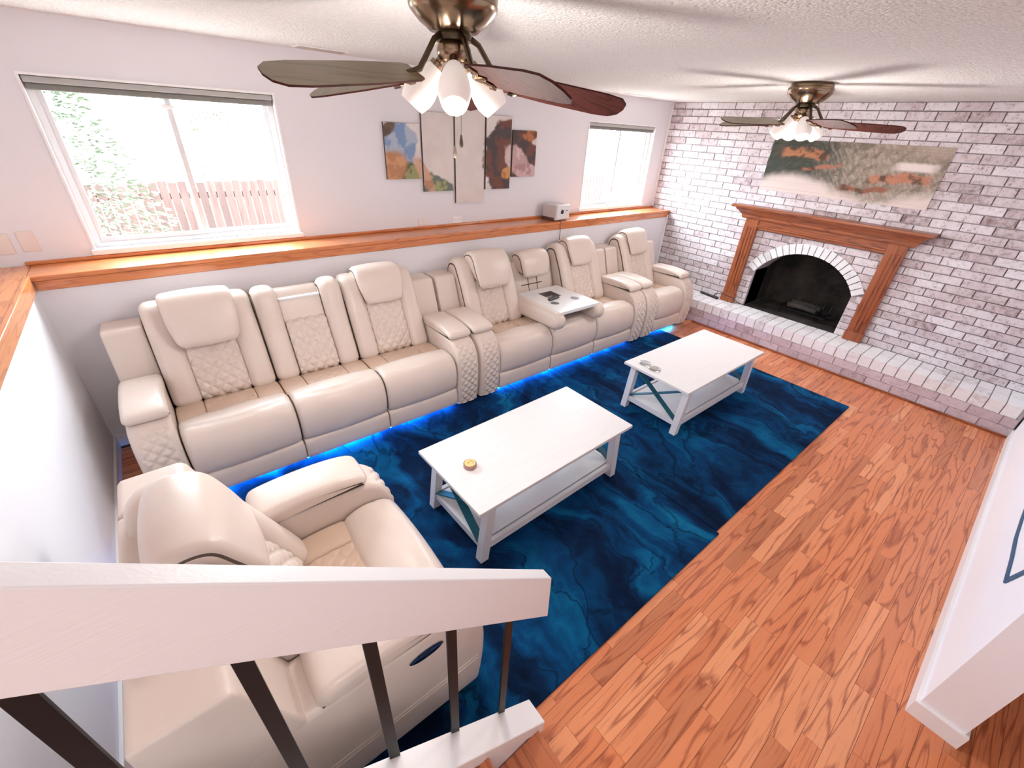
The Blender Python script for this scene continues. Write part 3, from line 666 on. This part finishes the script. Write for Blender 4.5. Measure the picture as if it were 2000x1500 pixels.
def make_arm(sofa, x0, x1, outer):
    pr = [(-0.30, 0.03), (-0.16, 0.05), (-0.16, 0.56), (-0.20, 0.592)]
    pr = [(-0.14, 0.55), (-0.17, 0.588), (-0.30, 0.592), (-0.60, 0.592), (-0.76, 0.590), (-0.84, 0.572), (-0.90, 0.525), (-0.938, 0.45), (-0.955, 0.36), (-0.957, 0.24), (-0.948, 0.12), (-0.935, 0.035)]
    pr2 = list(reversed(pr))+[(-0.132, 0.50), (-0.130, 0.28), (-0.132, 0.06), (-0.16, 0.036)]; w = x1-x0
    def d(a, s, S):
        # front face quilting: arc length measured from the floor upward
        if s < 0.55 and abs(a) < w*0.36: return quilt(a, s, 0.066, 0.012, 1.0)*min(1, (w*0.36-abs(a))/0.006)*min(1, (0.55-s)/0.01)
        return 0
    body = sweep('armrest', pr2, x0, x1, M_LEA, sofa, r=0.028, step=0.006, disp=d, crease_shade=False)
    pad = [(-0.36, 0.590), (-0.365, 0.625), (-0.40, 0.652), (-0.55, 0.664), (-0.70, 0.660), (-0.80, 0.642), (-0.835, 0.615), (-0.825, 0.590)]
    sweep('arm_pad', list(reversed(pad)), x0-0.004, x1+0.004, M_LEA, body, r=0.030, crown=0.004, crease_shade=False)
    MB().box(x0-0.001, x1+0.001, -0.812, -0.37, 0.5905, 0.5955).build('pad_gap_shade', M_DARK, body)  # dark strip standing in for shade in the gap under the pad
    wing = [(-0.335, 0.56), (-0.225, 0.885), (-0.205, 0.90), (-0.03, 0.90), (-0.02, 0.885), (-0.02, 0.12), (-0.16, 0.12), (-0.16, 0.56)]
    MB().prism(wing, x0, x1, lambda a, b, h: (h, a, b)).build('back_wing', M_LEA, sofa, bevel=0.014, seg=3)
def make_sofa(name, loc, rz, seats, backs, sw, label, cat, group=None, led=True):
    """local x from the left outer side; front faces -y"""
    root = empty(name, loc, rz); tag(root, label, cat, group)
    W = 2*AW+sw*seats; x = AW
    make_arm(root, 0, AW-0.004, 'l'); make_arm(root, W-AW+0.004, W, 'r')
    for i in range(seats): make_seat(root, x, x+sw, backs[i]); x += sw
    MB().box(0.03, W-0.03, -0.918, -0.05, 0.047, 0.16).build('base_frame', M_LEA, root)
    ft = MB()
    for fx in (0.08, W-0.08):
        for fy in (-0.82, -0.1): MB().box(fx-0.025, fx+0.025, fy-0.025, fy+0.025, 0.012, 0.046).build('foot', M_BLK, root)
    if led: MB().box(AW+0.02, W-AW-0.02, -0.895, -0.880, 0.024, 0.039).build('light_strip', M_LED, root)
    return root
S1 = make_sofa('reclining_sofa', (0.205, -0.003, 0), 0, 3, ['raised', 'console', 'normal'], 0.600, 'cream leather reclining sofa nearest the left wall, under the big window', 'sofa')
S2 = make_sofa('reclining_sofa', (2.440, -0.003, 0), 0, 3, ['raised', 'tray', 'normal'], 0.618, 'cream leather reclining sofa with the centre table folded down', 'sofa')
R2 = make_sofa('recliner_chair', (4.722, -0.003, 0), 0, 1, ['normal'], 0.545, 'cream leather single recliner against the back wall beside the fireplace', 'armchair')
R1 = make_sofa('recliner_chair', (0.245, -2.745, 0), PI/2, 1, ['normal'], 0.580, 'cream leather single recliner just behind the stair railing, facing right', 'armchair', led=False)
# recessed pull handle and stitching on the recliner's railing side (its local left)
MB().lathe([(0.0, 0.0), (0.045, 0.0), (0.052, 0.003), (0.045, 0.006), (0.0, 0.006)], 24, Matrix.Translation((-0.001, -0.70, 0.50)) @ Matrix.Diagonal((1, 1.25, 0.42, 1)) @ Matrix.Rotation(-PI/2, 4, 'Y'), cap=False).build('pull_handle', mat('blue_chrome', (0.02, 0.06, 0.16), 0.15, 0.9), R1, smooth=True)
for z in (0.20, 0.225): MB().tube([(-0.001, -0.92, z), (-0.0015, -0.5, z), (-0.001, -0.12, z)], 0.002, 6).build('side_stitching', M_LEA, R1)

rem = MB().box(-0.075, 0.075, -0.018, 0.018, 0, 0.014).build('remote_control', M_BLK, bevel=0.005); rem.location = (3.50, -0.66, 0.6435); rem.rotation_euler = (0, 0, 0.18)
tag(rem, 'small black remote lying on the fold-down sofa table', 'remote')

# ================================================================== COFFEE TABLES
M_XBR = mat('teal_cross_brace', (0.012, 0.11, 0.15), 0.45)
def make_table(loc, rz, LX, LY, label):
    root = empty('coffee_table', loc, rz); tag(root, label, 'table'); Z = 0.43
    MB().box(-LX/2, LX/2, -LY/2, LY/2, Z-0.022, Z).build('tabletop', M_TABLE, root, bevel=0.003)
    zs = 0.095; sp = 0.030
    def leg_xy(sx, sy, z):  # legs splay outwards in x
        f = (Z-0.022-z)/(Z-0.022)
        return (sx*(LX/2-0.105+0.045*f), sy*(LY/2-0.052))
    for sx in (-1, 1):
        for sy in (-1, 1):
            (xt, yt), (xb_, yb_) = leg_xy(sx, sy, Z-0.022), leg_xy(sx, sy, 0); q = 0.026
            MB().hexa([(xb_-q, yb_-q, 0.0), (xb_+q, yb_-q, 0.0), (xb_+q, yb_+q, 0.0), (xb_-q, yb_+q, 0.0)], [(xt-q, yt-q, Z-0.022), (xt+q, yt-q, Z-0.022), (xt+q, yt+q, Z-0.022), (xt-q, yt+q, Z-0.022)]).build('leg', M_TABLE, root, bevel=0.003)
    xs = leg_xy(1, 1, zs)[0]
    MB().box(-xs+0.0, xs-0.0, -LY/2+0.075, LY/2-0.075, zs, zs+0.018).build('lower_shelf', M_TABLE, root, bevel=0.002)
    for sy in (-1, 1):
        y = sy*(LY/2-0.052)
        MB().box(-xs+0.02, xs-0.02, y-0.013, y+0.013, zs-0.028, zs+0.020).build('long_stretcher', M_TABLE, root, bevel=0.002)
        xt = leg_xy(1, 1, Z-0.04)[0]
        MB().box(-xt+0.02, xt-0.02, y-0.010, y+0.010, Z-0.062, Z-0.022).build('apron', M_TABLE, root, bevel=0.002)
    for sx in (-1, 1):
        y = LY/2-0.075; xl = leg_xy(sx, 1, zs)[0]; xt = leg_xy(sx, 1, Z-0.04)[0]
        MB().box(xl-0.013, xl+0.013, -y, y, zs-0.028, zs+0.020).build('end_stretcher', M_TABLE, root, bevel=0.002)
        MB().box(xt-0.010, xt+0.010, -y, y, Z-0.062, Z-0.022).build('apron', M_TABLE, root, bevel=0.002)
        for s in (-1, 1):
            MB().beam((xl+sx*0.004*s, -s*y, zs+0.025), (xt+sx*0.004*s, s*y, Z-0.06), 0.008, 0.046, (1, 0, 0)).build('cross_brace', M_XBR, root)
    return root
T1 = make_table((2.077, -2.003, 0.0115), math.radians(1.5), 1.235, 0.595, 'whitewashed coffee table nearer the railing, holding a small round tin')
T2 = make_table((4.000, -1.979, 0.0125), 0, 1.248, 0.598, 'whitewashed coffee table nearest the fireplace, holding two coasters')
# little tin
tin = empty('round_tin', (1.622, -2.00, 0.4425)); tag(tin, 'small round tin with a yellow marked lid on the nearer coffee table', 'tin')
MB().lathe([(0.0, 0), (0.034, 0), (0.037, 0.003), (0.037, 0.020), (0.034, 0.023), (0.0, 0.023)], 32, cap=False).build('tin_body', mat('rose_metal', (0.42, 0.25, 0.23), 0.3, 0.6), tin, smooth=True)
MB().lathe([(0.0, 0.0232), (0.0305, 0.0232), (0.0305, 0.0242), (0.0, 0.0242)], 32, cap=False).build('lid_label', mat('yellow_label', (0.80, 0.55, 0.22), 0.5), tin)
scr = MB()
for k, (r0, a0_) in enumerate(((0.016, 0.2), (0.016, 0.75), (0.015, 1.3), (0.016, 1.85), (0.006, 2.6), (0.010, 3.3), (0.013, 3.9))):
    px_, py_ = r0*math.cos(a0_-0.9), r0*math.sin(a0_-0.9)
    scr.tube([(px_-0.003, py_-0.002, 0.0246), (px_, py_+0.003, 0.0246), (px_+0.002, py_-0.002, 0.0246), (px_+0.004, py_+0.002, 0.0246)], 0.0009, 5)
scr.build('lid_marks', M_DARK, tin)
M_CLEAR = mat('clear_acrylic', (0.93, 0.94, 0.93), 0.08, trans=0.9); M_GOLD = mat('gold_foil', (0.72, 0.52, 0.22), 0.3, 0.8)
c1 = empty('coaster', (3.492, -1.800, 0.4435)); tag(c1, 'clear round coaster at the table corner nearest the sofa', 'coaster')
MB().lathe([(0.0, 0), (0.046, 0), (0.048, 0.002), (0.048, 0.007), (0.044, 0.009), (0.0, 0.007)], 32, cap=False).build('disc', M_CLEAR, c1, smooth=True)
c2 = empty('coaster', (3.478, -1.905, 0.4435)); tag(c2, 'clear round coaster with gold foil, beside the plain clear one', 'coaster')
MB().lathe([(0.0, 0), (0.046, 0), (0.048, 0.002), (0.048, 0.007), (0.044, 0.009), (0.0, 0.007)], 32, cap=False).build('disc', M_CLEAR, c2, smooth=True)
g = MB(); rg = random.Random(5)
for k in range(14):
    a = rg.uniform(0, 6.28); r = rg.uniform(0.004, 0.036); s = rg.uniform(0.004, 0.009)
    g.prism([(math.cos(a)*r+s*math.cos(q), math.sin(a)*r+s*0.6*math.sin(q)) for q in (0, 1.1, 2.3, 3.5, 4.9)], 0.0092, 0.0098, lambda a_, b_, h_: (a_, b_, h_))
g.build('gold_flakes', M_GOLD, c2)

# ================================================================== CEILING FANS
def make_fan(x, y, az0, shade_az, label, droop, pitch=18, watts=34):
    root = empty('ceiling_fan', (x, y, H)); tag(root, label, 'ceiling fan')
    mh = MB().lathe([(0.0, 0.0), (0.128, 0.0), (0.136, -0.012), (0.138, -0.026), (0.145, -0.030), (0.147, -0.040), (0.143, -0.052), (0.146, -0.056), (0.143, -0.066), (0.133, -0.078), (0.112, -0.100), (0.092, -0.112), (0.080, -0.122), (0.0, -0.122)], 40, cap=False).build('motor_housing', M_BRASS, root, smooth=True)
    MB().lathe([(0.0, -0.122), (0.058, -0.122), (0.062, -0.130), (0.060, -0.146), (0.0, -0.146)], 32, cap=False).build('rotor_ring', M_BRASSD, root, smooth=True)
    MB().lathe([(0.0, -0.146), (0.046, -0.146), (0.050, -0.152), (0.058, -0.165), (0.058, -0.180), (0.050, -0.198), (0.036, -0.206), (0.0, -0.208)], 32, cap=False).build('switch_housing', M_BRASS, root, smooth=True)
    for k in range(5):
        a = math.radians(az0+72*k); Mz = Matrix.Rotation(a, 4, 'Z')
        dz = -0.245; r0, r1 = 0.165, 0.655
        out = [(r0, -0.045), (r0+0.02, -0.055), (0.35, -0.066), (0.56, -0.068), (0.62, -0.060), (0.648, -0.035), (0.655, 0.0), (0.648, 0.035), (0.62, 0.060), (0.56, 0.068), (0.35, 0.066), (r0+0.02, 0.055), (r0, 0.045)]
        P = Mz @ Matrix.Translation((0.16, 0, dz)) @ Matrix.Rotation(math.radians(droop), 4, 'Y') @ Matrix.Rotation(math.radians(-pitch), 4, 'X') @ Matrix.Translation((-0.16, 0, 0))
        b = MB().prism(out, -0.003, 0.003, lambda a_, b_, h_: (a_, b_, h_)).build('blade', [M_BLADE, M_BLADET], root); [setattr(p_, 'material_index', 1) for p_ in b.data.polygons if p_.normal.z > 0.5]; b.matrix_local = P
        br = MB()
        br.tube([(0.055, 0, -0.134), (0.085, 0, -0.150), (0.115, 0, -0.190), (0.150, 0, -0.236), (0.20, 0, -0.252)], [0.010, 0.009, 0.009, 0.010, 0.008], 8)
        bo = br.build('blade_iron', M_BRASSD, root, smooth=True); bo.matrix_local = Mz
        sc_ = MB()
        for s_ in (-1, 1): sc_.tube([(0.165, 0, -0.006), (0.205, s_*0.016, -0.007), (0.235, s_*0.034, -0.008), (0.225, s_*0.050, -0.008), (0.205, s_*0.044, -0.008)], [0.009, 0.008, 0.007, 0.006, 0.007], 8)
        sc_.tube([(0.165, 0, -0.006), (0.22, 0, -0.007), (0.25, 0, -0.007)], [0.009, 0.008, 0.004], 8)
        so2 = sc_.build('iron_scroll', M_BRASS, b, smooth=True)
    for k in range(4):
        a = math.radians(shade_az+90*k); Mk = Matrix.Rotation(a, 4, 'Z') @ Matrix.Translation((0.040, 0, -0.190)) @ Matrix.Rotation(math.radians(-38), 4, 'Y')
        so3 = MB().lathe([(0.0, 0.0), (0.012, 0.0), (0.013, -0.018), (0.024, -0.022), (0.026, -0.040), (0.0, -0.040)], 20, cap=False).build('lamp_socket', M_BRASS, root, smooth=True); so3.matrix_local = Mk
        sh = [(0.024, -0.034), (0.030, -0.045), (0.040, -0.065), (0.050, -0.095), (0.0545, -0.122), (0.054, -0.142), (0.047, -0.168), (0.042, -0.180)]
        inner = [(r-0.003, z) for r, z in reversed(sh)]
        s4 = MB().lathe(sh+inner, 32, cap=False).build('lamp_shade', M_SHADE, root, smooth=True); s4.matrix_local = Mk
        bl = MB().lathe([(0.0, -0.04), (0.010, -0.045), (0.018, -0.07), (0.024, -0.10), (0.018, -0.122), (0.0, -0.128)], 16, cap=False).build('bulb', M_SHADE, s4, smooth=True)
    pl = bpy.data.lights.new('fan_bulbs', 'POINT'); pl.energy = watts; pl.color = (1.0, 0.92, 0.87); pl.shadow_soft_size = 0.15
    po = bpy.data.objects.new('fan_bulbs', pl); COL.objects.link(po); po.parent = root; po.location = (0, 0, -0.68)
    return root
F1 = make_fan(1.602, -1.93, 46, -122, 'large brass ceiling fan nearest the stairs, in front of the wall canvases', 6.5, 25, 32)
F2 = make_fan(4.58, -1.93, 11, -140, 'brass ceiling fan hanging nearer the brick fireplace wall', 1.5)
for fan, chains in ((F1, ((0.030, 0.02, -0.42), (-0.045, -0.05, -0.30))),):
    for (cx_, cy_, zz) in ((0.020, 0.035, -0.455), (-0.020, -0.072, -0.415)):
        ch = MB().tube([(cx_*0.9, cy_*0.8, -0.19), (cx_, cy_, -0.22), (cx_, cy_, zz)], 0.0014, 6).build('pull_chain', M_BRASSD, fan)
        MB().lathe([(0.0, 0.0), (0.003, 0.0), (0.007, -0.022), (0.0075, -0.032), (0.005, -0.040), (0.0, -0.041)], 12, Matrix.Translation((cx_, cy_, zz)), cap=False).build('pull_knob', M_DARK, ch, smooth=True)

# ================================================================== SMALL THINGS
pj = empty('projector', (4.075, -0.002, ZS)); pj.rotation_euler = (0, 0, math.radians(8)); tag(pj, 'boxy silver-white mini projector on the oak ledge by the small window', 'projector')
MB().box(0.0, 0.235, 0.0, 0.20, 0.006, 0.165).build('housing', M_SILV, pj, bevel=0.018, seg=4)
MB().box(-0.003, 0.12, 0.03, 0.205, 0.001, 0.035).build('base', mat('dark_brown_base', (0.10, 0.05, 0.04), 0.4), pj, bevel=0.004)
MB().box(0.010, 0.225, -0.004, 0.004, 0.016, 0.155).build('front_panel', mat('front_silver', (0.72, 0.69, 0.70), 0.3), pj, bevel=0.004)
RX = Matrix.Rotation(PI/2, 4, 'X')
MB().lathe([(0.0, 0.0), (0.034, 0.0), (0.036, 0.003), (0.034, 0.007), (0.028, 0.006), (0.0, 0.004)], 28, Matrix.Translation((0.085, -0.004, 0.095)) @ RX, cap=False).build('lens_ring', M_CASE, pj, smooth=True)
MB().lathe([(0.0, 0.0), (0.024, 0.0), (0.024, 0.006), (0.0, 0.010)], 28, Matrix.Translation((0.085, -0.009, 0.095)) @ RX, cap=False).build('lens', M_BLK, pj, smooth=True)
MB().box(0.165, 0.185, -0.007, -0.003, 0.098, 0.106).build('sensor', M_BLK, pj)
MB().box(0.236, 0.245, 0.01, 0.19, 0.02, 0.15).build('side_plate', M_CASE, pj, bevel=0.003)
cd = MB().tube([(4.13, 0.002, ZS+0.004), (4.13, -0.024, ZS+0.002), (4.133, -0.027, ZS-0.05), (4.14, -0.020, ZS-0.20), (4.15, -0.012, 0.90), (4.15, -0.012, 0.35)], 0.0035, 8).build('power_cord', mat('brown_cord', (0.16, 0.10, 0.09), 0.5), pj, smooth=True); bpy.context.view_layer.update(); cd.matrix_parent_inverse = pj.matrix_world.inverted()
cd['label'] = 'thin dark cord hanging down behind the sofa'

def plate(x, y, z, w, h, kind, lab, cat):
    e = empty(kind, (x, y, z)); tag(e, lab, cat, None)
    MB().box(-w/2, w/2, -0.006, 0, -h/2, h/2).build('cover_plate', M_PLATE, e, bevel=0.003)
    if cat == 'outlet':
        for s in (-1, 1):
            r_ = MB().box(s*w*0.24-0.012, s*w*0.24+0.012, -0.0085, -0.006, -0.012, 0.012).build('socket', M_CASE, e, bevel=0.002)
            for q in (-1, 1): MB().box(s*w*0.24+q*0.005-0.001, s*w*0.24+q*0.005+0.001, -0.009, -0.0084, -0.004, 0.005).build('slot', M_BLK, r_)
    return e
plate(2.605, D, 1.262, 0.090, 0.058, 'wall_outlet', 'ivory outlet on the wall just above the ledge, left of the white one', 'outlet')
o2 = plate(2.985, D, 1.262, 0.095, 0.062, 'wall_outlet', 'white outlet on the wall just above the ledge, below the tallest canvas', 'outlet')
o2.children[0].data.materials.clear(); o2.children[0].data.materials.append(M_CASE)
plate(0.038, D, 1.342, 0.072, 0.115, 'blank_wall_plate', 'blank ivory wall plate just left of the big window', 'plate')
plate(-0.068, D, 1.335, 0.072, 0.115, 'blank_wall_plate', 'blank ivory wall plate at the left edge of the picture', 'plate')

v = empty('ceiling_vent', (1.84, 0.10, H)); tag(v, 'narrow white vent grille in the ceiling above the big window', 'vent')
MB().box(-0.17, 0.17, -0.055, 0.055, -0.006, 0).build('vent_frame', M_TRIM, v, bevel=0.002)
for k in range(6): MB().box(-0.15, 0.15, -0.042+k*0.0155, -0.036+k*0.0155, -0.010, -0.004).build('louvre', mat('louvre', (0.45, 0.38, 0.33), 0.6) if k == 0 else bpy.data.materials['louvre'], v)
v = empty('ceiling_vent', (5.22, 0.10, H)); tag(v, 'small white ceiling vent above the small window', 'vent')
MB().box(-0.15, 0.15, -0.055, 0.055, -0.006, 0).build('vent_frame', M_TRIM, v, bevel=0.002)
for k in range(6): MB().box(-0.13, 0.13, -0.042+k*0.0155, -0.036+k*0.0155, -0.009, -0.004).build('louvre', M_TRIM, v)

ps = empty('power_strip', (6.135, -0.93, HZ+0.002)); ps.rotation_euler = (0, 0, math.radians(-100)); tag(ps, 'black power strip lying on the hearth left of the mantel', 'power strip')
MB().box(-0.135, 0.135, -0.018, 0.018, 0, 0.024).build('strip_body', M_BLK, ps, bevel=0.005)
MB().tube([(0.075, 0.0, 0.024), (0.078, 0.0, 0.045), (0.082, 0.01, 0.06)], 0.007, 8).build('plug', M_BLK, ps, smooth=True)
cd = MB().tube([(6.122, -1.01, HZ+0.05), (6.12, -1.02, HZ+0.065), (6.122, -1.10, HZ+0.085), (6.122, -1.22, HZ+0.075), (6.155, -1.30, HZ+0.03), (6.19, -1.37, HZ+0.008), (6.25, -1.45, HZ+0.006)], 0.0035, 8).build('power_cord', M_BLK, ps, smooth=True); bpy.context.view_layer.update(); cd.matrix_parent_inverse = ps.matrix_world.inverted()
cd['label'] = 'black cord looping into the fireplace'

# blue outline painted on the right wall, only its lower corner shows
dc = MB(); pts = [(2.86, 0.72), (2.895, 0.665), (2.962, 0.560), (3.14, 0.565), (3.33, 0.557), (3.52, 0.573), (3.70, 0.60)]
for (a, b) in zip(pts, pts[1:]):
    d = Vector((b[0]-a[0], b[1]-a[1])).normalized(); n_ = Vector((-d.y, d.x))*0.013
    dc.hexa([(a[0]-n_.x, -3.9605, a[1]-n_.y), (b[0]-n_.x, -3.9605, b[1]-n_.y), (b[0]+n_.x, -3.9605, b[1]+n_.y), (a[0]+n_.x, -3.9605, a[1]+n_.y)],
            [(a[0]-n_.x, -3.957, a[1]-n_.y), (b[0]-n_.x, -3.957, b[1]-n_.y), (b[0]+n_.x, -3.957, b[1]+n_.y), (a[0]+n_.x, -3.957, a[1]+n_.y)])
tag(dc.build('wall_decal', mat('blue_decal', (0.01, 0.11, 0.22), 0.5)), 'dark blue angular outline decal on the white right wall', 'decal')

# ================================================================== OUTSIDE
struct(MB().box(-8, 16, YB+0.02, 30, 0.2, 0.30).build('ground', M_GROUND))
fn = empty('picket_fence', (3.0, 4.0, 0.3)); tag(fn, 'reddish wooden picket fence seen through the windows', 'fence')
upk = MB().box(-0.047, 0.047, -0.01, 0.01, 0, 0.93); pme = bpy.data.meshes.new('picket'); pme.from_pydata(upk.v, [], upk.f); pme.materials.append(M_FENCE)
for k in range(104):
    o = bpy.data.objects.new('picket', pme); COL.objects.link(o); o.parent = fn; o.location = (-4.2+k*0.104, 0, 0.01*math.sin(k*2.3))
for z in (0.2, 0.72): MB().box(-4.3, 6.6, 0.012, 0.05, z, z+0.08).build('rail', M_FENCE, fn)
def tree(x, y, z, h, r, n, lab, seed):
    e = empty('tree', (x, y, z)); tag(e, lab, 'tree', None); rg = random.Random(seed)
    MB().tube([(0, 0, 0), (0.03, 0, h*0.5), (0, 0.02, h*0.95)], [0.07, 0.05, 0.02], 8).build('trunk', M_BARK, e, smooth=True)
    f = MB()
    for k in range(n):
        zz = h*(0.15+0.85*rg.random()); rr = r*(1.15-zz/h)*math.sqrt(rg.random()); a = rg.uniform(0, 6.28); c = Vector((rr*math.cos(a), rr*math.sin(a), zz))
        d = Vector((math.cos(a), math.sin(a), rg.uniform(-0.5, 0.3))).normalized()*rg.uniform(0.05, 0.10); u = d.cross(Vector((rg.uniform(-1, 1), rg.uniform(-1, 1), 1))).normalized()*0.018
        f.add([c-u, c+d*0.5-u*0.9, c+d, c+d*0.5+u*0.9], [(0, 1, 2, 3)])
    me = bpy.data.meshes.new('foliage'); me.from_pydata(f.v, [], f.f); tag(link('foliage', me, M_LEAFM, e), kind='stuff')
tree(0.10, 2.9, 0.3, 2.5, 0.85, 5200, 'pale green leafy tree outside at the left of the big window', 1)
tree(1.9, 6.2, 0.3, 1.75, 1.3, 1500, 'low round shrub beyond the fence in the big window', 2)
print('planks', npl, 'bricks', len(cand))
